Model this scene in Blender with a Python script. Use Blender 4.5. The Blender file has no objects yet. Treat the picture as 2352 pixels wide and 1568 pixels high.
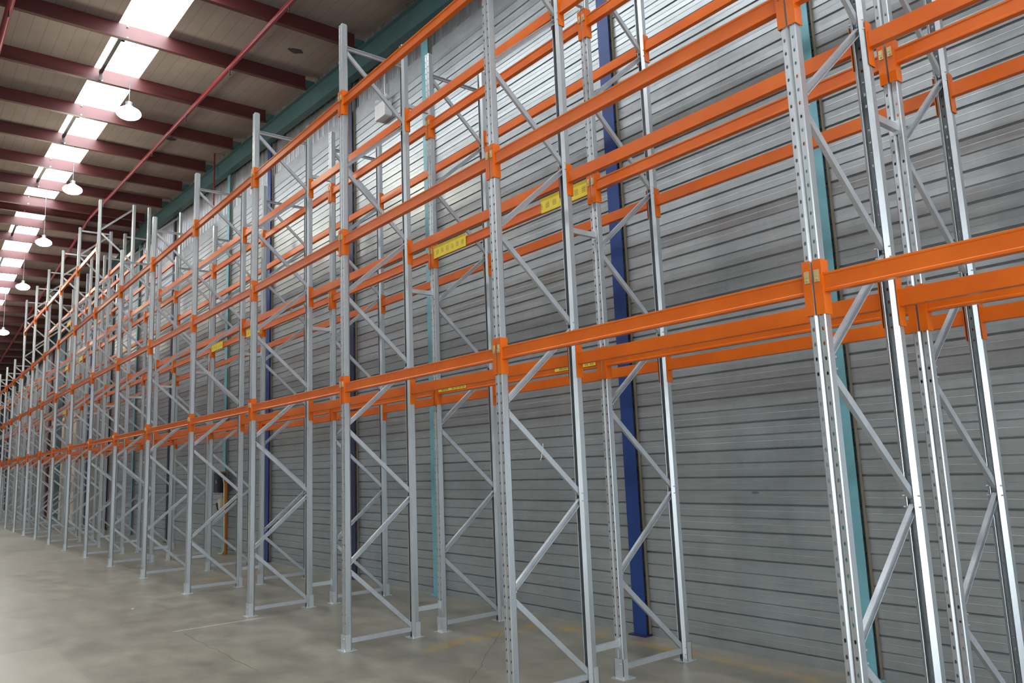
import bpy, math, random
from mathutils import Matrix, Vector
random.seed(7)
scene = bpy.context.scene
COL = scene.collection

# ------------------------------------------------------------------ helpers
class MB:
    def __init__(s): s.v=[]; s.f=[]; s.sm=[]
    def add(s, vs, fs, smooth=False):
        n=len(s.v); s.v+= [tuple(p) for p in vs]; s.f+=[[i+n for i in f] for f in fs]; s.sm+=[smooth]*len(fs); return s
    def box(s,x0,x1,y0,y1,z0,z1):
        return s.add([(x0,y0,z0),(x1,y0,z0),(x1,y1,z0),(x0,y1,z0),(x0,y0,z1),(x1,y0,z1),(x1,y1,z1),(x0,y1,z1)],
                     [(3,2,1,0),(4,5,6,7),(0,1,5,4),(1,2,6,5),(2,3,7,6),(3,0,4,7)])
    def prism(s, prof, a, b, axis='z', smooth=False):
        # closed profile; axis z: (x,y), axis x: (y,z), axis y: (x,z)
        m={'z':lambda p,t:(p[0],p[1],t),'x':lambda p,t:(t,p[0],p[1]),'y':lambda p,t:(p[0],t,p[1])}[axis]
        n=len(prof); vs=[m(p,a) for p in prof]+[m(p,b) for p in prof]
        s.add(vs,[(i,(i+1)%n,n+(i+1)%n,n+i) for i in range(n)],smooth)
        return s.add(vs,[tuple(range(n-1,-1,-1)),tuple(range(n,2*n))])
    def sheet(s, line, t, a, b, axis='z'):
        # open polyline given thickness t (to its left), extruded
        pts=[Vector(p) for p in line]; off=[]
        for i,p in enumerate(pts):
            d=[]
            if i>0: d.append((p-pts[i-1]).normalized())
            if i<len(pts)-1: d.append((pts[i+1]-p).normalized())
            ns=[Vector((-e.y,e.x)) for e in d]
            n=sum(ns,Vector((0,0)))
            n.normalize(); c=max(.35,n.dot(ns[0])); off.append(p+n*(t/c))
        m={'z':lambda p,q:(p[0],p[1],q),'x':lambda p,q:(q,p[0],p[1]),'y':lambda p,q:(p[0],q,p[1])}[axis]
        n=len(pts)
        vs=[m(p,a) for p in pts]+[m(p,b) for p in pts]+[m(p,a) for p in off]+[m(p,b) for p in off]
        fs=[]
        for i in range(n-1):
            fs.append((i,i+1,n+i+1,n+i)); fs.append((2*n+i+1,2*n+i,3*n+i,3*n+i+1))
            fs.append((i+1,i,2*n+i,2*n+i+1)); fs.append((n+i,n+i+1,3*n+i+1,3*n+i))
        fs.append((0,n,3*n,2*n)); e=n-1; fs.append((n+e,e,2*n+e,3*n+e))
        return s.add(vs,fs)
    def xform(s,M):
        s.v=[tuple(M@Vector(p)) for p in s.v]; return s
    def merge(s,o): return s.add2(o)
    def add2(s,o):
        n=len(s.v); s.v+=o.v; s.f+=[[i+n for i in f] for f in o.f]; s.sm+=o.sm; return s
    def tube(s, path, r, n=10, cap=True):
        P=[Vector(p) for p in path]; rings=[]; up=None
        rr=r if isinstance(r,(list,tuple)) else [r]*len(P)
        for i,p in enumerate(P):
            d=(P[min(i+1,len(P)-1)]-P[max(i-1,0)]).normalized()
            if up is None: up=Vector((0,0,1)) if abs(d.z)<.9 else Vector((1,0,0))
            a=d.cross(up).normalized(); b=a.cross(d).normalized(); up=b
            rings.append([p+(a*math.cos(2*math.pi*k/n)+b*math.sin(2*math.pi*k/n))*rr[i] for k in range(n)])
        vs=[q for R in rings for q in R]; fs=[]
        for i in range(len(P)-1):
            for k in range(n):
                fs.append((i*n+k,i*n+(k+1)%n,(i+1)*n+(k+1)%n,(i+1)*n+k))
        s.add(vs,fs,True)
        if cap: s.add(rings[0],[tuple(range(n))[::-1]]); s.add(rings[-1],[tuple(range(n))])
        return s
    def lathe(s, prof, c=(0,0,0), n=20, smooth=True):
        vs=[(c[0]+r*math.cos(2*math.pi*k/n),c[1]+r*math.sin(2*math.pi*k/n),c[2]+z) for r,z in prof for k in range(n)]
        fs=[(i*n+k,i*n+(k+1)%n,(i+1)*n+(k+1)%n,(i+1)*n+k) for i in range(len(prof)-1) for k in range(n)]
        return s.add(vs,fs,smooth)
    def mesh(s,name,mat):
        me=bpy.data.meshes.new(name); me.from_pydata(s.v,[],s.f)
        import bmesh as _b
        bm=_b.new(); bm.from_mesh(me); _b.ops.recalc_face_normals(bm,faces=bm.faces); bm.to_mesh(me); bm.free()
        if len(s.sm)==len(me.polygons): me.polygons.foreach_set('use_smooth',s.sm)
        if mat: me.materials.append(mat)
        me.update(); return me
    def build(s,name,mat,parent=None,loc=None):
        return link(name,s.mesh(name,mat),parent,loc)

def link(name,me,parent=None,loc=None,mat=None):
    o=bpy.data.objects.new(name,me); COL.objects.link(o)
    if parent is not None: o.parent=parent
    if loc is not None: o.location=loc
    return o
def empty(name,loc=(0,0,0)):
    o=bpy.data.objects.new(name,None); COL.objects.link(o); o.location=loc; o.empty_display_size=.2; return o
def tag(o,label,cat,group=None,kind=None):
    o['label']=label; o['category']=cat
    if group: o['group']=group
    if kind: o['kind']=kind
    return o
def struct(o,label=None):
    o['kind']='structure'
    if label: o['label']=label
    return o
def copy_tree(o,parent=None):
    c=o.copy(); COL.objects.link(c)
    if parent is not None: c.parent=parent
    for ch in list(o.children): copy_tree(ch,c)
    return c
ORD=['','first','second','third','fourth','fifth','sixth','seventh','eighth','ninth','tenth','eleventh','twelfth','thirteenth','fourteenth','fifteenth','sixteenth','seventeenth','eighteenth','nineteenth','twentieth','twenty-first','twenty-second','twenty-third','twenty-fourth','twenty-fifth','twenty-sixth','twenty-seventh','twenty-eighth','twenty-ninth','thirtieth']

# ------------------------------------------------------------------ materials
class NT:
    def __init__(s,name):
        s.m=bpy.data.materials.new(name); s.m.use_nodes=True; s.t=s.m.node_tree; s.t.nodes.clear()
        s.out=s.n('ShaderNodeOutputMaterial')
    def n(s,typ,**k):
        o=s.t.nodes.new(typ)
        for a,b in k.items(): setattr(o,a,b)
        return o
    def l(s,a,b): s.t.links.new(a,b)
    def val(s,sock,v):
        if isinstance(v,bpy.types.NodeSocket): s.l(v,sock)
        else: sock.default_value=v
    def math(s,op,a,b=None,c=None,clamp=False):
        o=s.n('ShaderNodeMath',operation=op,use_clamp=clamp); s.val(o.inputs[0],a)
        if b is not None: s.val(o.inputs[1],b)
        if c is not None: s.val(o.inputs[2],c)
        return o.outputs[0]
    def coord(s):
        return s.n('ShaderNodeTexCoord').outputs['Object']
    def sep(s,v):
        o=s.n('ShaderNodeSeparateXYZ'); s.l(v,o.inputs[0]); return o.outputs
    def mapping(s,v,scale=(1,1,1),loc=(0,0,0),rot=(0,0,0)):
        o=s.n('ShaderNodeMapping'); s.l(v,o.inputs[0]); o.inputs['Scale'].default_value=scale; o.inputs['Location'].default_value=loc; o.inputs['Rotation'].default_value=rot; return o.outputs[0]
    def noise(s,v,scale=5,detail=4,rough=.55):
        o=s.n('ShaderNodeTexNoise'); s.l(v,o.inputs['Vector']); o.inputs['Scale'].default_value=scale; o.inputs['Detail'].default_value=detail; o.inputs['Roughness'].default_value=rough; return o.outputs['Fac']
    def ramp(s,f,stops):
        o=s.n('ShaderNodeValToRGB'); s.l(f,o.inputs[0]); e=o.color_ramp.elements
        while len(e)<len(stops): e.new(.5)
        for i,(p,c) in enumerate(stops): e[i].position=p; e[i].color=(*c,1) if len(c)==3 else c
        return o.outputs[0]
    def mix(s,f,a,b):
        o=s.n('ShaderNodeMix',data_type='RGBA'); s.val(o.inputs[0],f)
        for k,v in ((6,a),(7,b)):
            if isinstance(v,bpy.types.NodeSocket): s.l(v,o.inputs[k])
            else: o.inputs[k].default_value=(*v,1)
        return o.outputs[2]
    def maprange(s,f,a,b,c,d,smooth=False):
        o=s.n('ShaderNodeMapRange'); s.val(o.inputs[0],f)
        if smooth: o.interpolation_type='SMOOTHSTEP'
        for i,v in enumerate((a,b,c,d)): o.inputs[i+1].default_value=v
        return o.outputs[0]
    def bump(s,h,strength=.2,dist=.01):
        o=s.n('ShaderNodeBump'); s.l(h,o.inputs['Height']); o.inputs['Strength'].default_value=strength; o.inputs['Distance'].default_value=dist; return o.outputs[0]
    def pbr(s,color,rough=.5,metal=0,spec=.5,normal=None,coat=0):
        p=s.n('ShaderNodeBsdfPrincipled')
        if isinstance(color,bpy.types.NodeSocket): s.l(color,p.inputs['Base Color'])
        else: p.inputs['Base Color'].default_value=(*color,1)
        s.val(p.inputs['Roughness'],rough); s.val(p.inputs['Metallic'],metal)
        p.inputs['Specular IOR Level'].default_value=spec
        if normal is not None: s.l(normal,p.inputs['Normal'])
        if coat: p.inputs['Coat Weight'].default_value=coat; p.inputs['Coat Roughness'].default_value=.15
        s.p=p; return p.outputs[0]
    def done(s,sh): s.l(sh,s.out.inputs[0]); return s.m
def srgb(r,g,b):
    f=lambda c:(c/255/12.92 if c/255<=.04045 else ((c/255+.055)/1.055)**2.4)
    return (f(r),f(g),f(b))

def m_galv(name,base,metal=.45,rough=.38,holes=False):
    t=NT(name); c=t.coord()
    v=t.n('ShaderNodeTexVoronoi'); t.l(t.mapping(c,(1,1,.6)),v.inputs['Vector']); v.inputs['Scale'].default_value=90
    sp=t.sep(v.outputs['Color'])[0]
    n=t.noise(t.mapping(c,(1,1,.15)),14,3)
    f=t.math('ADD',t.math('MULTIPLY',sp,.12),t.math('MULTIPLY',n,.85))
    b=[x*.9 for x in base]; d=[min(1,x*1.08) for x in base]
    col=t.ramp(f,[(.25,b),(.75,d)])
    r=t.maprange(f,.2,.8,max(.295,rough-.06),rough+.1)
    sh=t.pbr(col,r,metal,.5)
    if holes:
        x,y,z=t.sep(c)
        ax=t.math('ABSOLUTE',x)
        dx=t.math('DIVIDE',t.math('SUBTRACT',ax,.0255),.0062)
        zz=t.math('SUBTRACT',t.math('FRACT',t.math('DIVIDE',z,.075)),.5)
        dz=t.math('DIVIDE',t.math('MULTIPLY',zz,.075),.0105)
        rr=t.math('ADD',t.math('POWER',dx,2),t.math('POWER',dz,2))
        inside=t.math('LESS_THAN',rr,1)
        front=t.math('LESS_THAN',y,.0042)
        hi=t.math('GREATER_THAN',z,.2)
        k=t.math('MULTIPLY',t.math('MULTIPLY',inside,front),hi)
        tr=t.n('ShaderNodeBsdfTransparent'); mx=t.n('ShaderNodeMixShader')
        t.l(k,mx.inputs[0]); t.l(sh,mx.inputs[1]); t.l(tr.outputs[0],mx.inputs[2]); sh=mx.outputs[0]
    return t.done(sh)
GALV=(.50,.535,.55)
M_POST=m_galv('galvanised_post',GALV,.72,.33,True)
M_BRACE=m_galv('galvanised_brace',(.50,.535,.56),.5,.34)
M_ZINC=m_galv('bright_zinc',(.60,.64,.66),.6,.3)

def m_orange():
    t=NT('orange_powder_coat'); c=t.coord()
    n=t.noise(c,3,4); s=t.noise(t.mapping(c,(3,40,40)),4,5)
    col=t.ramp(n,[(.3,srgb(202,90,8)),(.7,srgb(220,106,13))])
    sc=t.maprange(s,.70,.74,0,1)
    col=t.mix(t.math('MULTIPLY',sc,.35),col,srgb(170,75,30))
    return t.done(t.pbr(col,.30,0,.38))
M_ORANGE=m_orange()
def m_plain(name,col,rough=.5,metal=0,spec=.5,var=.12,scale=6):
    t=NT(name); n=t.noise(t.coord(),scale,5)
    c=t.ramp(n,[(.3,[x*(1-var) for x in col]),(.7,[min(1,x*(1+var)) for x in col])])
    return t.done(t.pbr(c,rough,metal,spec))
M_PIN=m_plain('yellow_zinc',srgb(205,190,140),.35,.7)
M_TEAL=m_plain('teal_paint',srgb(112,168,178),.42)
M_BLUE=m_plain('blue_paint',srgb(24,58,122),.42)
M_NAVY=m_plain('navy_paint',srgb(32,38,72),.45)
M_MAROONC=m_plain('maroon_paint',srgb(80,25,50),.5)
M_RAFTER=m_plain('dark_teal_paint',srgb(64,98,100),.45)
M_MAROON=m_plain('maroon_primer',srgb(80,37,36),.42,var=.15,scale=2.5)
M_PIPE=m_plain('red_pipe_paint',srgb(132,30,42),.4)
M_DARK=m_plain('dark_metal',srgb(45,45,50),.45)
M_CREAM=m_plain('cream_paint',srgb(205,192,165),.6)
M_PALE=m_plain('pale_plastic',srgb(214,214,216),.45,var=.04)
M_CONDUIT=m_plain('orange_conduit',srgb(168,98,34),.5)
M_YELLOWCABLE=m_plain('pale_yellow_cable',srgb(205,200,140),.5)
M_CONCW=m_plain('grey_panel',srgb(150,150,148),.6)
M_BLACK=m_plain('black_plastic',srgb(30,30,36),.4)
M_PATCH=m_plain('dark_patch',srgb(62,56,54),.9)

def m_label(big):
    t=NT('yellow_notice' if big else 'yellow_sticker'); c=t.coord(); x,y,z=t.sep(c); n=t.noise(c,8,3); fine=t.noise(c,140,2)
    col=t.ramp(n,[(.3,srgb(226,200,50)),(.7,srgb(240,216,70))])
    def band(v,a,b): return t.math('MULTIPLY',t.math('GREATER_THAN',v,a),t.math('LESS_THAN',v,b))
    if big:
        fx=t.math('FRACT',t.math('DIVIDE',t.math('ADD',x,.055),.1)); m=t.math('MULTIPLY',band(fx,.22,.76),band(z,.026,.080))
        rows=t.math('GREATER_THAN',t.math('FRACT',t.math('DIVIDE',z,.017)),.35); m=t.math('MULTIPLY',m,rows)
    else:
        fx=t.math('FRACT',t.math('DIVIDE',t.math('SUBTRACT',x,.265),.066)); m=t.math('MULTIPLY',t.math('MULTIPLY',band(fx,.0,.72),band(x,.262,.525)),band(z,.032,.050))
        m=t.math('MAXIMUM',m,t.math('MULTIPLY',band(x,.06,.20),band(z,.030,.052)))
    m=t.math('MULTIPLY',m,t.maprange(fine,.35,.6,1,.45))
    col=t.mix(t.math('MULTIPLY',m,.85),col,srgb(88,80,36))
    return t.done(t.pbr(col,.5))
M_LABELS={True:m_label(True),False:m_label(False)}

DENT=(-2.197,1.411)
def m_wall():
    t=NT('ribbed_galvanised_cladding'); c=t.coord(); x,y,z=t.sep(c)
    big=t.noise(t.mapping(c,(.8,1,.45)),1.6,4)
    st=t.noise(t.mapping(c,(1.4,1,9)),3,6,.65)
    spl=t.noise(t.mapping(c,(9,1,2)),2.2,3)
    f=t.math('ADD',t.math('MULTIPLY',big,.45),t.math('ADD',t.math('MULTIPLY',st,.4),t.math('MULTIPLY',spl,.15)))
    col=t.ramp(f,[(.30,(.30,.33,.34)),(.52,(.41,.445,.455)),(.72,(.50,.53,.535))])
    dirt=t.math('MULTIPLY',t.maprange(st,.6,.75,0,1),t.maprange(z,0,1.6,.55,.1))
    col=t.mix(dirt,col,srgb(170,168,150))
    dx=t.math('DIVIDE',t.math('SUBTRACT',x,DENT[0]),.045); dz=t.math('DIVIDE',t.math('SUBTRACT',z,DENT[1]),.012)
    dd=t.math('ADD',t.math('POWER',dx,2),t.math('POWER',dz,2))
    col=t.mix(t.math('MULTIPLY',t.maprange(dd,.5,1.2,1,0),.6),col,srgb(70,72,74))
    r=t.maprange(f,.3,.7,.30,.42)
    h=t.math('ADD',t.math('MULTIPLY',t.noise(t.mapping(c,(1.1,1,1.6)),1.3,2),1.0),t.math('MULTIPLY',t.noise(t.mapping(c,(3,1,5)),3,3),.08))
    return t.done(t.pbr(col,r,.72,.5,t.bump(h,.13,.03)))
M_WALL=m_wall()
def m_upper():
    t=NT('corrugated_upper_cladding'); c=t.coord(); n=t.noise(t.mapping(c,(2,1,.4)),3,4)
    return t.done(t.pbr(t.ramp(n,[(.3,(.32,.335,.35)),(.7,(.42,.435,.45))]),.34,.65))
M_UPPER=m_upper()

def m_floor():
    t=NT('polished_concrete'); c=t.coord(); x,y,z=t.sep(c)
    b=t.noise(c,.35,5,.6); md=t.noise(t.mapping(c,(1.3,1.9,1)),1.6,6,.62); fi=t.noise(c,26,4)
    f=t.math('ADD',t.math('MULTIPLY',b,.35),t.math('ADD',t.math('MULTIPLY',md,.5),t.math('MULTIPLY',fi,.15)))
    col=t.ramp(f,[(.36,srgb(104,100,88)),(.5,srgb(132,128,114)),(.64,srgb(154,149,134))])
    def rect(x0,x1,y0,y1,s=.03):
        a=t.math('MULTIPLY',t.maprange(x,x0-s,x0+s,0,1,True),t.maprange(x,x1-s,x1+s,1,0,True))
        d=t.math('MULTIPLY',t.maprange(y,y0-s,y0+s,0,1,True),t.maprange(y,y1-s,y1+s,1,0,True))
        return t.math('MULTIPLY',a,d)
    wear=t.maprange(md,.42,.62,0,1); wear2=t.maprange(t.noise(c,4,5),.4,.62,0,1)
    # paler re-laid slab
    col=t.mix(t.math('MULTIPLY',t.math('MULTIPLY',rect(-8.0,9,-9,-2.12,.03),.3),1),col,srgb(174,168,152))
    # worn painted lines
    ye=t.math('MAXIMUM',rect(-4.92,-4.67,.55,2.2,.03),t.math('MAXIMUM',rect(-4.6,-.5,2.08,2.2,.025),rect(-12.2,-12.0,.4,2.2,.03)))
    col=t.mix(t.math('MULTIPLY',t.math('MULTIPLY',ye,wear2),1.0),col,srgb(168,138,66))
    wl=rect(-7.80,-7.755,-.95,.12,.012)
    col=t.mix(t.math('MULTIPLY',t.math('MULTIPLY',wl,t.maprange(fi,.35,.55,.3,1)),.6),col,srgb(214,208,196))
    # joints and cracks
    wob=t.math('MULTIPLY',t.math('SUBTRACT',t.noise(c,3,4),.5),.12)
    def crack(x0,y0,x1,y1,w=.005):
        L=math.hypot(x1-x0,y1-y0); ux,uy=(x1-x0)/L,(y1-y0)/L
        px=t.math('SUBTRACT',x,x0); py=t.math('SUBTRACT',y,y0)
        s_=t.math('ADD',t.math('MULTIPLY',px,ux),t.math('MULTIPLY',py,uy))
        d=t.math('ABSOLUTE',t.math('ADD',t.math('ADD',t.math('MULTIPLY',px,-uy),t.math('MULTIPLY',py,ux)),wob))
        return t.math('MULTIPLY',t.maprange(d,w*.4,w*1.3,1,0),t.math('MULTIPLY',t.math('GREATER_THAN',s_,0),t.math('LESS_THAN',s_,L)))
    cr=crack(-7.6,-.9,-5.25,-.9)
    cr=t.math('MAXIMUM',cr,crack(-4.9,1.6,-3.4,.1)); cr=t.math('MAXIMUM',cr,t.math('MULTIPLY',crack(-7.4,-2.1,-6.4,-.3,.006),.5))
    gx=t.math('ABSOLUTE',t.math('SUBTRACT',t.math('FRACT',t.math('DIVIDE',t.math('ADD',x,.9),5.3)),.5))
    jt=t.math('MULTIPLY',t.maprange(gx,.0008,.0022,1,0),.35)
    cr=t.math('MAXIMUM',cr,jt)
    col=t.mix(t.math('MULTIPLY',cr,.75),col,srgb(70,66,58))
    r=t.maprange(f,.3,.7,.29,.42)
    return t.done(t.pbr(col,r,0,.5))
M_FLOOR=m_floor()

def m_roof():
    t=NT('insulated_roof_lining'); c=t.coord(); x,y,z=t.sep(c)
    n=t.noise(t.mapping(c,(.8,1.2,1)),1.3,4); g=t.noise(c,40,3)
    w=t.math('FRACT',t.math('DIVIDE',t.math('ADD',y,t.math('MULTIPLY',n,.02)),.21))
    line=t.maprange(t.math('ABSOLUTE',t.math('SUBTRACT',w,.5)),.02,.06,1,0)
    w2=t.math('FRACT',t.math('DIVIDE',x,.52)); l2=t.maprange(t.math('ABSOLUTE',t.math('SUBTRACT',w2,.5)),.008,.02,.35,0)
    f=t.math('ADD',t.math('MULTIPLY',n,.8),t.math('MULTIPLY',g,.2))
    col=t.ramp(f,[(.3,srgb(136,125,120)),(.7,srgb(158,147,141))])
    col=t.mix(t.math('MULTIPLY',t.math('MAXIMUM',line,l2),.28),col,srgb(84,78,72))
    return t.done(t.pbr(col,.75,0,.3,t.bump(n,.2,.03)))
M_ROOF=m_roof()
def m_emit(name,col,strength):
    t=NT(name); e=t.n('ShaderNodeEmission'); e.inputs[0].default_value=(*col,1); e.inputs[1].default_value=strength
    return t.done(e.outputs[0])
SKY_L=14.0
M_SKYL=m_emit('translucent_skylight',(.93,.965,1.0),SKY_L)
M_LAMP=m_emit('lamp_glow',(1.0,.93,.72),30)
M_SLIT=m_emit('daylight_through_door_gaps',(.9,.92,1),3.0)

# ------------------------------------------------------------------ dimensions
P=2.65573; FW=.087; FD=.838; YC=1.1285
def X(i): return -(i-1)*P            # right-hand face of frame i
SL=.0589; XR=-24.3; ZL0=8.4221; ZR=ZL0-SL*XR
def zlow(x): return ZL0-SL*x if x>=XR else ZR+SL*(x-XR)
ROOFH=.3036
X0,X1,Y0,YW=-60.0,9.0,-22.0,2.478
NF=19

# ------------------------------------------------------------------ rack frames
Hs,Ht=6.66,8.585
def post_mesh(h):
    prof=[(-.0195,.0765),(-.0435,.0525),(-.0435,.005),(-.0385,0),(-.0135,0),(.003,.0145),(.0055,.0145),(.011,0),(.0385,0),(.0435,.005),(.0435,.0525),(.0195,.0765)]
    return MB().sheet(prof,.0028,.006,h,'z').mesh('post',M_POST)
POST={Hs:post_mesh(Hs),Ht:post_mesh(Ht)}
def brace_mesh(p0,p1,flip):
    # lipped channel from p0 to p1 in the frame plane (y,z)
    d=Vector((0,p1[0]-p0[0],p1[1]-p0[1])); L=d.length; d.normalize()
    w=.021; t=.0022; dep=.026
    sgn=-1 if flip else 1
    prof=[(-sgn*dep/2,-w+.006),(-sgn*dep/2,-w),(sgn*dep/2,-w),(sgn*dep/2,w),(-sgn*dep/2,w),(-sgn*dep/2,w-.006)]
    if flip: prof=prof[::-1]
    mb=MB().sheet(prof,t,0,L,'z')
    q=Vector((1,0,0)); s=d.cross(q)
    M=Matrix(((q.x,s.x,d.x,0),(q.y,s.y,d.y,p0[0]),(q.z,s.z,d.z,p0[1]),(0,0,0,1)))
    mb.xform(M)
    # bolt heads through the post flanges at both ends
    return mb.mesh('brace',M_BRACE)
YA,YB=.052,FD-.052
def brace_set(tall):
    out=[]; a0=.79; b0=.075
    out.append(('horizontal_brace',(YA,.085),(YB,.085),False))
    nA=6 if tall else 5
    zA=[a0+1.4*k for k in range(nA)]; zB=[.075]+[1.465+1.4025*k for k in range(nA)]
    for k,z in enumerate(zA):
        last=(not tall and k==4)
        out.append(('diagonal_brace',(YA,z-.028),(YB,zB[k]+(.03 if k else .03)),False))
        if not last:
            zb=zB[k+1]-.028
            if tall and k==5: zb=8.47
            out.append(('diagonal_brace',(YA,z+.028),(YB,zb),True))
    if not tall: out.append(('horizontal_brace',(YA,6.40),(YB,6.40),True))
    return out
BR={}
for tall in (False,True):
    BR[tall]=[(n,brace_mesh(a,b,f)) for n,a,b,f in brace_set(tall)]
TOPH=brace_mesh((YA,8.50),(YB,8.50),False)
def base_mesh():
    mb=MB().box(-.075,.075,-.04,.105,0,.006)
    mb.box(-.050,.050,-.0105,-.0065,.006,.155); mb.box(-.0500,-.0465,-.0105,.045,.006,.155); mb.box(.0465,.0500,-.0105,.045,.006,.155)
    for bx,by in ((-.06,.085),(.06,-.025)):
        mb.lathe([(.011,0),(.011,.009),(.006,.010),(.006,.022),(.0,.022)],(bx,by,.006),8,False)
    for bz in (.05,.115): mb.lathe([(0,0),(.007,0),(.007,.006),(0,.006)],(0,0,0),6,False)
    # last two lathes become bolts on the bracket face
    n=len(mb.v); per=4*6
    for j,bz in enumerate((.05,.115)):
        s=n-per*(2-j)
        for i in range(s,s+per):
            x,y,z=mb.v[i]; mb.v[i]=(x+.02*(1 if j else -1),-.0105-z,bz+y)
    return mb.mesh('base_plate',M_ZINC)
BASE=base_mesh()
def bolts_mesh(tall):
    mb=MB()
    for z in ([.79+1.4*k for k in range(6 if tall else 5)]):
        for dz in (-.03,.03): mb.tube([(-.047,.058,z+dz),(.047,.058,z+dz)],.0055,6)
    for z in ([.085]+[1.465+1.4025*k for k in range(5 if tall else 4)]):
        for dz in (-.03,.03): mb.tube([(-.047,FD-.058,z+dz),(.047,FD-.058,z+dz)],.0055,6)
    return mb.mesh('brace_bolts',M_ZINC)
BOLT={False:bolts_mesh(False),True:bolts_mesh(True)}
TALL=range(8,14)
def frame(i,y0,rack):
    tall=i in TALL; h=Ht if tall else Hs
    r=empty('upright_frame',(X(i)-FW/2,y0,0))
    link('front_post',POST[h],r)
    p=link('rear_post',POST[h],r,(0,FD,0)); p.rotation_euler=(0,0,math.pi)
    for n,me in BR[tall]: link(n,me,r)
    if tall and i!=8: link('horizontal_brace',TOPH,r)
    link('base_plate',BASE,r); b=link('base_plate',BASE,r,(0,FD,0)); b.rotation_euler=(0,0,math.pi)
    link('brace_bolts',BOLT[tall],r)
    side='aisle rack' if rack==0 else 'wall rack'
    if i==0: lab=f'galvanised upright frame of {side}, just past the right picture edge'
    else: lab=f'{"tall " if tall else ""}galvanised upright frame of {side}, {ORD[i]} from the right'
    tag(r,lab,'rack frame',f'upright frames of the {side}')
for i in range(0,NF+1):
    frame(i,0,0); frame(i,YC,1)

# ------------------------------------------------------------------ beams
LV=[(2.4347,2.7177),(4.0071,4.2842),(5.5834,5.8582),(7.208,7.488)]
CH=.281
BL=P-FW-.009
def beam_mesh():
    prof=[(.002,0),(.0005,.0015),(.0005,.013),(.005,.018),(.005,.083),(.0005,.088),(.0005,.0965),(.002,.098),(.046,.098),(.048,.096),(.048,.002),(.046,0)]
    return MB().prism(prof,.0045,BL-.0045,'x').mesh('box_section',M_ORANGE)
BEAM=beam_mesh()
def conn_mesh(side):
    # side=+1: connector at the left end of a beam (wraps right half of post front), origin at beam end, x towards beam
    mb=MB(); g=.001
    # side plate against post flank
    xs=(0,.0045) if side>0 else (-.0045,0)
    mb.box(xs[0],xs[1],-.006,.060,-.110,.171)
    # front plate over half the post face with rounded bend
    if side>0: mb.box(-.0415,.0045,-.0105,-.006,-.110,.171)
    else: mb.box(-.0045,.0415,-.0105,-.006,-.110,.171)
    # weld bead round beam end
    xb=.0045 if side>0 else -.0045; xw=.0085 if side>0 else -.0085
    mb.box(min(xb,xw),max(xb,xw),-.0005,.049,-.003,.101)
    # small punched tear-drop marks on the front plate
    for z in (.135,.0,-.04,-.085):
        c=(-.024 if side>0 else .024)
        mb.box(c-.004,c+.004,-.0118,-.0104,z-.005,z+.005)
    return mb.mesh('end_connector',M_ORANGE)
CONN={1:conn_mesh(1),-1:conn_mesh(-1)}
def pin_mesh(side):
    c=-.021 if side>0 else .021
    mb=MB().box(c-.0135,c+.0135,-.0165,-.0106,.055,.118)
    mb.box(c-.008,c+.008,-.021,-.0165,.085,.112).box(c-.0125,c+.0125,-.019,-.0165,.055,.062)
    mb.tube([(c,-.0105,.07),(c,-.026,.07)],.006,8)
    return mb.mesh('lock_pin',M_PIN)
PIN={1:pin_mesh(1),-1:pin_mesh(-1)}
def sign_mesh(big):
    # yellow load notice over the beam face
    if big:
        prof=[(-.001,-.012),(-.004,-.008),(-.0045,.104),(-.012,.132),(-.010,.132),(-.0025,.104),(-.002,-.006)]
        return MB().prism(prof,0,.655,'x').mesh('load_notice',M_LABELS[True])
    return MB().box(0,.535,-.0012,.0008,.024,.058).mesh('load_sticker',M_LABELS[False])
SIGN={True:sign_mesh(True),False:sign_mesh(False)}
SIGNS={(2,0):2,(2,1):2,(5,1):2,(11,2):1,(12,1):1,(12,2):1,(12,3):1}
LINES=[('front of aisle rack',0.0,False),('rear of aisle rack',FD,True),('front of wall rack',YC,False),('rear of wall rack',YC+FD,True)]
LEVN=['lowest level','second level','third level','fourth level']
for b in range(0,NF):
    xl=X(b+1)+.0045; tallbay=(b in TALL and b+1 in TALL)
    for li,(ln,yy,back) in enumerate(LINES):
        for lv,(z0,z1) in enumerate(LV):
            if lv==3 and not tallbay: continue
            zb=z0+.110
            r=empty('pallet_crossbeam',(xl,yy,zb))
            if back:
                r.location=(xl+BL,yy,zb); r.rotation_euler=(0,0,math.pi)
            link('box_section',BEAM,r)
            for sd,xx in ((1,0),(-1,BL)):
                c=link('end_connector',CONN[sd],r,(xx,0,0))
                if b<9: link('lock_pin',PIN[sd],c)
            if li==2 and (b,lv) in SIGNS:
                big=lv>=1; pl=SIGN[big]; ww=.655 if big else .535
                ends=((.03,BL-ww-.03) if not big else (-.005,BL-ww+.01))
                for xx in (ends if SIGNS[b,lv]==2 else ends[1:]):
                    s=link('load_notice' if big else 'load_sticker',pl,r,(xx,0,0)); s['label']='yellow load notice with dark print'
            tag(r,f'orange beam, {ln}, {LEVN[lv]}, {ORD[b+1]} bay from right','shelf beam',f'beams at the {ln}')

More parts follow.
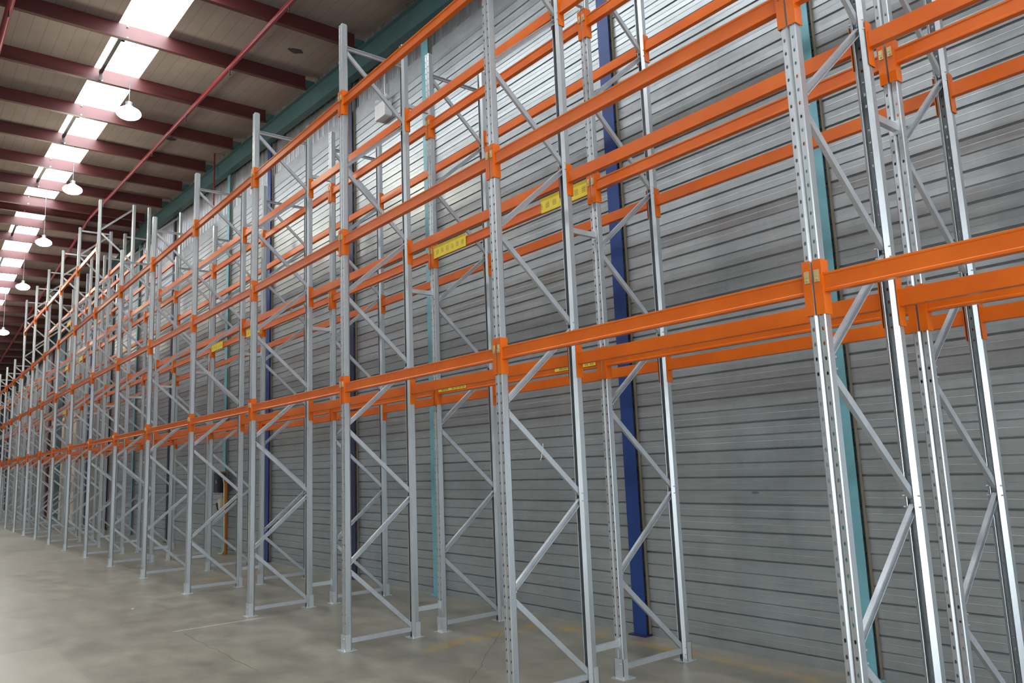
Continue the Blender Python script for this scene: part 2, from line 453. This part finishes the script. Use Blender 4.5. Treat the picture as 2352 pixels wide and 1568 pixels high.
# ------------------------------------------------------------------ row spacers
def spacer_mesh():
    gap=YC-FD
    mb=MB().sheet([(-.016,.02),(.016,.02),(.016,-.02),(-.016,-.02)],.0025,.004,gap-.004,'y')
    mb.box(-.03,.03,.0015,.0045,-.045,.045).box(-.03,.03,gap-.0045,gap-.0015,-.045,.045)
    for y in (.0045,gap-.0085):
        for z in (-.034,.034): mb.box(-.008,.008,y,y+.004,z-.008,z+.008)
    return mb.mesh('row_spacer',M_ZINC)
SPC=spacer_mesh()
for i in range(0,NF+1):
    for z,nm in ((.275,'near the floor'),(3.712,'at mid height'),(5.92,'near the frame tops')):
        o=link('row_spacer',SPC,None,(X(i)-FW/2,FD,z))
        w='past the right picture edge' if i==0 else f'behind {ORD[i]} frame from the right'
        tag(o,f'short zinc row spacer {nm}, {w}','spacer','spacers joining the two racks')

# a wisp of stretch wrap caught on a brace
o=MB().tube([(-2.69,.41,1.90),(-2.684,.405,1.87),(-2.683,.392,1.84),(-2.684,.386,1.80),(-2.69,.375,1.77)],.0022,6).build('wrap_strand',M_PALE)
tag(o,'thin pale strand hanging from a brace of the second frame','strand')

# ------------------------------------------------------------------ floor and walls
fl=MB().box(X0-.3,X1+.3,Y0-.3,YW+.25,-.2,0).build('floor',M_FLOOR); struct(fl)
# ribbed cladding
XS=-28.9
PZ=.2437
prof=[]
F=YW-.022; K=YW+.004
z=.095-PZ
line=[(F,0.0)]
k=0
while True:
    zb=.095+PZ*k
    if zb+PZ>8.0: break
    line+=[(F,zb-.018),(K-.006,zb-.004),(K-.006,zb+.001),(F-.001,zb+.003),(F-.001,zb+.058),(F-.0018,zb+.061),(F-.001,zb+.064),
           (F-.001,zb+.111),(F+.009,zb+.119),(F+.009,zb+.122),(F-.002,zb+.125),(F,zb+.178),(F-.0008,zb+.181),(F,zb+.184)]
    k+=1
line+=[(F,8.075),(K+.04,8.075),(K+.04,0.0)]
mb=MB(); mb.prism(line,XS,X1,'x')
struct(mb.build('wall_back',M_WALL))
# vertical corrugated cladding above, up to the roof
def vcorr(xa,xb,ztop,zbot,y,name,mat,pitch=.235,d=.03):
    pts=[]; x=xa
    while x<xb:
        for dx,dy in ((0,0),(pitch*.28,0),(pitch*.31,.004),(pitch*.34,0),(pitch*.56,0),(pitch*.59,.004),(pitch*.62,0),(pitch*.74,0),(pitch*.83,d),(pitch*.89,d),(pitch*.985,0)):
            if x+dx<=xb: pts.append((x+dx,y-dy))
        x+=pitch
    n=len(pts); vs=[(p[0],p[1],zbot) for p in pts]+[(p[0],p[1],ztop(p[0])) for p in pts]
    return MB().add(vs,[(i,i+1,n+i+1,n+i) for i in range(n-1)]).build(name,mat)
struct(vcorr(XS,X1,lambda x:zlow(x)+ROOFH,8.078,YW+.028,'wall_back_upper',M_UPPER))
M_FARW=m_plain('far_grey_cladding',srgb(150,150,148),.5,.3)
struct(vcorr(X0,XS,lambda x:zlow(x)+ROOFH,0,YW,'wall_back_far',M_FARW,.5,.035))
# end walls and the wall across the hall
DY0,DY1,DZ=-8.5,-0.4,4.6
M_ENDW=m_plain('painted_end_wall',srgb(168,168,162),.6)
mb=MB(); t=.2
mb.box(X1,X1+t,Y0,DY0,0,8.3).box(X1,X1+t,DY1,YW+.2,0,8.3).box(X1,X1+t,DY0,DY1,DZ,8.3)
struct(mb.build('wall_right',M_ENDW))
M_FAREND=m_plain('dark_far_wall',srgb(70,66,72),.6)  # even dark grey base colour of the far end wall
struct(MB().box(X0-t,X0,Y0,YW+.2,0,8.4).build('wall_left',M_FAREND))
struct(MB().box(X0,X1,Y0-t,Y0,0,10.4).build('wall_front',M_ENDW))
# narrow glazed door at the far end with daylight in its panes
dr=MB().box(X0+.0,X0+.06,1.55,2.40,0,2.2).build('door_1',M_PALE); struct(dr)
pn=MB()
for a,b in ((.15,.42),(.50,1.0),(1.1,1.55)): pn.box(X0+.055,X0+.07,2.28,2.36,a+.1,b+.1)
pn.build('door_pane',M_SLIT,dr)

# ------------------------------------------------------------------ roof
STR=[(-1.06,-.27),(-9.4,-8.6),(-17.7,-16.9)]
def slope_box(xa,xb,ya,yb,off,th,mb):
    za,zb=zlow(xa)+off,zlow(xb)+off
    mb.add([(xa,ya,za),(xb,ya,zb),(xb,yb,zb),(xa,yb,za),(xa,ya,za+th),(xb,ya,zb+th),(xb,yb,zb+th),(xa,yb,za+th)],
           [(3,2,1,0),(4,5,6,7),(0,1,5,4),(1,2,6,5),(2,3,7,6),(3,0,4,7)])
mb=MB(); edges=[YW+.25]
for a,b in STR: edges+=[b,a]
edges.append(Y0)
for xa,xb in ((X0-.2,XR),(XR,X1+.2)):
    mb=MB()
    for j in range(0,len(edges),2): slope_box(xa,xb,edges[j+1],edges[j],ROOFH,.06,mb)
    struct(mb.build('ceiling',M_ROOF))
w=1
for a,b in STR:
    for xa,xb in ((X0,XR-.35),(XR+.35,X1-.3)):
        mb=MB(); slope_box(xa,xb,a,b,ROOFH+.015,.012,mb); o=mb.build(f'window_{w}',M_SKYL); struct(o,'glowing translucent skylight strip along the roof'); w+=1
    mb=MB(); slope_box(XR-.35,XR,a,b,ROOFH,.05,mb); slope_box(XR,XR+.35,a,b,ROOFH,.05,mb)
    struct(mb.build('trim_ridge',M_ROOF))

# purlins: lipped zed sections across the hall
def purlin_mesh(flip):
    s=-1 if flip else 1
    L=[(s*.075,.024),(s*.075,.006),(.0,.006),(.0,ROOFH-.006),(-s*.075,ROOFH-.006),(-s*.075,ROOFH-.024)]
    if flip: L=L[::-1]
    # web faces +x; thickness to the left of travel
    return MB().sheet([(p[0],p[1]) for p in L],.004,Y0,2.268,'y')
PURR=purlin_mesh(False).mesh('web',M_MAROON); PURL=purlin_mesh(False).mesh('web',M_MAROON)
CLEAT=MB().box(-.004,.006,2.27,YW-.02,.012,.23).mesh('cleat',M_RAFTER)
def bolts2():
    mb=MB()
    for y,zz in ((-.93,.26),(-.93,.05)):
        mb.tube([(0,y,zz),(.03,y,zz)],.016,8)
    return mb.mesh('purlin_bolt',M_ZINC)
PB=bolts2()
px_r=[-9.4256-2.0821*k for k in range(7,-9,-1)]      # from the ridge to the near end
px_l=[-24.75,-26.0]+[-27.6-1.955*k for k in range(17)]
purl=[]
for x in sorted(px_r+px_l,reverse=True):
    if x<X0+.2 or x>-3: continue
    r=empty('purlin',(x,0,zlow(x))); link('web',PURR,r); link('cleat',CLEAT,r)
    if abs(x)<26: link('purlin_bolt',PB,r)
    purl.append((x,r))
vis=[(x,r) for x,r in purl if x<=-9.0]
for x,r in purl:
    if x>-9.0: tag(r,f'maroon roof purlin nearer than the picture, {ORD[[q for q,_ in purl].index(x)+1]} from the near end','roof purlin','maroon purlins under the roof')
for j,(x,r) in enumerate(vis):
    w_=(f'maroon roof purlin running to the wall, {ORD[j+1]} from the top' if j<30 else 'maroon roof purlin at the far end')
    tag(r,w_,'roof purlin','maroon purlins under the roof')
# bridging struts across alternate skylight bays
def strut_mesh(L,drop):
    mb=MB().box(-L/2,L/2,-.03,.03,.16,.20); mb.box(-L/2+.02,-L/2+.03,-.028,.028,.02,.20).box(L/2-.03,L/2-.02,-.028,.028,.02,.20)
    return mb.mesh('bridging_strut',M_DARK)  # zinc strut coloured dark: its backlit shade against the skylight is painted in
n=0
cand=[(px_r[::1][k]+px_r[k+1])/2 for k in range(len(px_r)-1)]
mids=[-9.4256-2.0821*(k+.5) for k in (-1,1,3,5)]
allx=sorted(q for q,_ in purl)
for xm in mids+[-26.8,-30.5,-34.4]:
    lo=max(q for q in allx if q<xm); hi=min(q for q in allx if q>xm); xm=(lo+hi)/2
    o=link('bridging_strut',strut_mesh(hi-lo-.17,0),None,(xm,-.97,zlow(xm))); o.rotation_euler=(0,math.atan(SL)*(1 if xm>XR else -1),0)
    n+=1; tag(o,f'zinc strut crossing under the skylight, {ORD[n]} from the top','roof strut','struts under the skylight')

# gable rafter in front of the back wall
def rafter():
    out=[]; y=2.28
    prof=[(y,0),(y+.15,0),(y+.15,.014),(y+.085,.014),(y+.085,.396),(y+.15,.396),(y+.15,.41),(y,.41),(y,.396),(y+.065,.396),(y+.065,.014),(y,.014)]
    for xa,xb in ((XR,X1),(X0,XR)):
        mb=MB(); n=len(prof); vs=[(xa,p[0],p[1]+zlow(xa)-.41) for p in prof]+[(xb,p[0],p[1]+zlow(xb)-.41) for p in prof]
        mb.add(vs,[(i,(i+1)%n,n+(i+1)%n,n+i) for i in range(n)]+[tuple(range(n-1,-1,-1)),tuple(range(n,2*n))])
        out.append(mb.build('gable_rafter',M_RAFTER))
    return out
ra=rafter(); tag(ra[0],'long teal rafter along the top of the ribbed wall','rafter'); tag(ra[1],'far teal rafter sloping down beyond the roof ridge','rafter')

# wall columns
TEALX=-1.215
CMESH={}
def column(xr,mat,lab,w=.170,cat='wall column',plate=True):
    h=min(zlow(xr),zlow(xr-w))-.425
    r=empty('steel_stanchion',(xr-w/2,2.395,0))
    y1=(YW-.026 if xr>XS else YW-.038)-2.395
    mb=MB().box(-w/2,w/2,0,.011,.012,h).box(-.006,.006,.011,y1,.012,h)
    mb.build('column_section',mat,r)
    MB().box(-w/2-.03,w/2+.03,-.05,y1,0,.012).build('base_plate',M_NAVY if mat in(M_BLUE,M_NAVY) else mat,r)
    MB().box(w/2+.012,w/2+.022,.03,y1,.02,h).build('edge_strip',M_CONDUIT2,r)
    tag(r,lab,cat,'columns along the ribbed wall')
M_CONDUIT2=m_plain('weathered_edge_strip',srgb(120,108,88),.6)
column(TEALX,M_TEAL,'pale teal wall column behind the first frame from the right')
column(-3.558,M_BLUE,'bright blue wall column standing behind the second frame from the right',.167)
column(-7.296,M_TEAL,'teal wall column behind the third frame from the right',.178)
column(-9.81,M_NAVY,'dark navy wall column just right of the third aisle post')
column(-13.60,M_BLUE,'dark blue wall column just right of the fourth aisle post')
column(-16.22,M_TEAL,'teal wall column carrying the black switch box')
column(-20.9,M_NAVY,'navy wall column behind the seventh frame from the right')
column(-25.0,M_TEAL,'dim teal wall column behind the eighth frame from the right')
column(-28.7,M_NAVY,'navy wall column where the ribbed wall ends')
column(-32.5,M_BLUE,'blue wall column in front of the far grey wall',.2)
# painted posts and door jambs of the far wall
for xr,w_,mat,lab in ((-34.5,1.15,M_CREAM,'cream panel right of the far teal column'),(-38.0,.55,M_CREAM,'narrow cream jamb beside the far teal column'),(-40.35,1.1,M_CREAM,'cream panel beside the maroon jamb')):
    o=MB().box(xr-w_,xr,2.385,YW-.04,0,4.6).build('painted_panel',mat); tag(o,lab,'panel','painted panels of the far wall')
column(-38.75,M_RAFTER,'wide teal column in the far wall',1.35)
column(-42.2,M_MAROONC,'maroon jamb in the far wall',.5)

# ------------------------------------------------------------------ services
def along(y,off,x0,x1,step=1.0):
    pts=[(x1,y,zlow(x1)+off),(XR+.05,y,zlow(XR+.05)+off),(XR-.05,y,zlow(XR-.05)+off),(x0,y,zlow(x0)+off)]; return pts
for y,off,lab,r_ in ((.735,-.062,'red sprinkler pipe running over the racks',.042),(-2.64,-.10,'red sprinkler pipe at the top left corner',.05)):
    r=empty('sprinkler_pipe',(0,0,0))
    MB().tube(along(y,off,X0+.5,X1-.5),r_,12).build('pipe',M_PIPE,r)
    hd=MB().tube([(0,0,0),(0,0,-.07)],.011,8).lathe([(0,-.10),(.022,-.098),(.022,-.094),(.006,-.085),(.009,-.07),(0,-.07)],(0,0,0),10).mesh('sprinkler_head',M_DARK)
    x=-8.6
    while x>-44:
        link('sprinkler_head',hd,r,(x,y,zlow(x)+off-r_*.8)); x-=2.7
    for x,_ in purl:
        if -46<x<-6 and abs(x-XR)>.6:
            MB().box(x-.012,x+.012,y-.006,y+.006,zlow(x)+off+r_*.5,zlow(x)-.002).build('pipe_hanger',M_DARK,r)
    tag(r,lab,'pipe')
# drop pipe on the back wall
o=MB().tube([(-17.0,2.2595,8.05),(-17.0,2.2595,9.7265)],.02,8).build('drop_pipe',M_PIPE); tag(o,'thin red drop pipe in front of the teal rafter','pipe')

# high bay lamps
def lamp():
    r=empty('high_bay_lamp')
    el=[(.205*math.cos(a),-.02+.105*math.sin(a)) for a in [math.radians(d) for d in range(-90,61,10)]]
    el[0]=(0,el[0][1]); MB().lathe(el,(0,0,0),28).build('glowing_bowl',M_LAMP,r)
    MB().lathe([(.105,.070),(.09,.10),(.05,.13),(.055,.19),(0,.195)],(0,0,0),20).build('lamp_housing',M_ZINC,r)
    MB().tube([(0,0,0),(0,0,1.0)],.008,6).build('hanging_rod',M_ZINC,r,(0,0,.19))
    return r
L0=lamp()
LP=[(-12.324,-.696,8.2),(-17.739,-.719,8.45),(-22.73,-.634,8.45),(-27.74,-.557,8.2),(-34.96,-.396,7.8)]
LN=['nearest glowing round lamp beside the top skylights','second glowing round lamp, hanging above the tall frames','third glowing round lamp, overlapping a far skylight','fourth glowing round lamp along the far roof','fifth glowing round lamp at the left picture edge']
for i,(x,y,z) in enumerate(LP):
    l=L0 if i==0 else copy_tree(L0)
    l.location=(x,y,z)
    for c in l.children:
        if c.name.startswith('hanging_rod'): c.scale=(1,1,(zlow(x)+(0 if min(abs(x-q) for q,_ in purl)<.12 else ROOFH)-z-.19))
    tag(l,LN[i],'lamp','round high bay lamps')

# emergency twin spot on the wall
r=empty('emergency_light',(-8.66,2.44,7.45))
def bbox(x0,x1,y0,y1,z0,z1,b=.015):
    mb=MB(); mb.prism([(x0+b,z0),(x1-b,z0),(x1,z0+b),(x1,z1-b),(x1-b,z1),(x0+b,z1),(x0,z1-b),(x0,z0+b)],y0,y1,'y'); return mb
bbox(-.17,.17,-.12,.01,-.01,.25).build('battery_box',M_PALE,r)
for sx in (-1,1):
    h=MB().lathe([(0,.05),(.025,.045),(.042,.02),(.046,-.03),(.04,-.045),(0,-.045)],(0,0,0),14).xform(Matrix.Translation((sx*.14,-.07,.325))@Matrix.Rotation(math.radians(70),4,'X')@Matrix.Rotation(sx*.3,4,'Y'))
    o=h.build('spot_head',M_PALE,r)
    MB().tube([(sx*.14,-.07,.26),(sx*.14,-.07,.34)],.012,8).build('spot_stem',M_DARK,o)
MB().tube([(.02,-.03,.27),(.02,-.03,.95)],.012,8).build('cable_conduit',M_ZINC,r)
tag(r,'white emergency light with two spot heads high on the wall','emergency light')

# switch gear on the teal column
r=empty('switch_box',(-16.28,2.22,1.355))
bbox(-.19,.17,0,.165,0,.445).build('enclosure',M_BLACK,r)
bbox(-.15,.13,-.012,0,.03,.41).build('box_door',M_BLACK,r)
MB().tube([(.10,-.012,.22),(.10,-.035,.22),(.10,-.035,.28)],.008,8).build('door_handle',M_ZINC,r)
MB().box(-.10,.14,-.03,.165,.445,.475).build('top_bracket',M_CONDUIT,r)
tag(r,'black electrical box fixed to the teal wall column','electrical box')
r=empty('socket_box',(-16.26,2.28,.98))
bbox(-.09,.10,0,.112,0,.24).build('enclosure',M_CREAM,r)
MB().tube([(-.05,.03,-.0),(-.05,.0,-.0),(-.09,-.02,.14)],.022,10).build('plug',M_BLACK,r)
MB().tube([(0,.05,.24),(.02,.05,.30),(0.02,.03,.375)],.008,8).build('lead',M_PALE,r)
tag(r,'cream socket box below the black electrical box','socket')
o=MB().tube([(-15.98,2.34,.0),(-15.98,2.34,1.62)],.045,12).build('conduit',M_CONDUIT); tag(o,'rusty orange conduit rising beside the black electrical box','conduit')
o=MB().tube([(-16.05,2.27,1.70),(-15.93,2.26,1.68),(-15.87,2.26,1.55),(-15.87,2.28,.5),(-15.88,2.28,.1),(-15.98,2.27,.02),(-16.15,2.25,.015)],.012,8).build('cable',M_YELLOWCABLE); tag(o,'pale yellow cable looping down beside the orange conduit','cable')
def blob(nm,c,sx,sy,sz,mat,lab,cat,seed):
    rnd=random.Random(seed); n=11; mb=MB(); a=[(math.cos(2*math.pi*k/n)*(.7+.5*rnd.random()),math.sin(2*math.pi*k/n)*(.7+.5*rnd.random())) for k in range(n)]
    mb.prism([(p[0]*sx,p[1]*sy) for p in a],0,sz); tag(mb.build(nm,mat,None,c),lab,cat)
blob('roof_patch',(-10.62,1.70,zlow(-10.62)+ROOFH-.012),.09,.13,.012,M_PATCH,'small dark patch on the roof lining above the third frame','patch',1)
blob('roof_patch',(-16.6,1.1,zlow(-16.6)+ROOFH-.012),.10,.14,.012,M_PATCH,'faint dark patch on the roof lining right of the first lamp','patch',2)
blob('paper_scrap',(-16.9,2.15,0),.06,.05,.012,M_PALE,'white scrap on the floor by the teal column with the electrical box','scrap',3)
blob('paper_scrap',(-9.9,-.9,0),.02,.02,.006,M_PALE,'tiny pale scrap on the open floor','scrap',4)
# ------------------------------------------------------------------ light
wd=bpy.data.worlds.new('World'); scene.world=wd; wd.use_nodes=True
nt=wd.node_tree; bg=nt.nodes['Background']; bg.inputs[0].default_value=(.86,.93,1,1); bg.inputs[1].default_value=9.0
for i,(x,y,z) in enumerate(LP):
    l=bpy.data.lights.new('lamp_light','POINT'); l.energy=60; l.color=(1,.93,.75); l.shadow_soft_size=.2
    lo=bpy.data.objects.new('lamp_light',l); COL.objects.link(lo); lo.location=(x,y,z-.36)

# ------------------------------------------------------------------ camera
cam=bpy.data.cameras.new('camera'); co=bpy.data.objects.new('camera',cam); COL.objects.link(co)
yaw,pit,rol=.896711144,.154626149,-.0402594528
f=Vector((-math.sin(yaw)*math.cos(pit),math.cos(yaw)*math.cos(pit),math.sin(pit)))
r_=f.cross(Vector((0,0,1))).normalized(); u_=r_.cross(f)
c,s=math.cos(rol),math.sin(rol)
R_=c*r_+s*u_; U_=c*u_-s*r_
co.matrix_world=Matrix(((R_.x,U_.x,-f.x,2.01268),(R_.y,U_.y,-f.y,-3.61744),(R_.z,U_.z,-f.z,1.760375),(0,0,0,1)))
cam.sensor_width=36; cam.lens=1785.26378/2352*36; cam.clip_start=.05; cam.clip_end=300
scene.camera=co
scene.view_settings.view_transform='Standard'; scene.view_settings.look='None'; scene.view_settings.gamma=1; scene.view_settings.exposure=0
scene.view_settings.use_curve_mapping=False
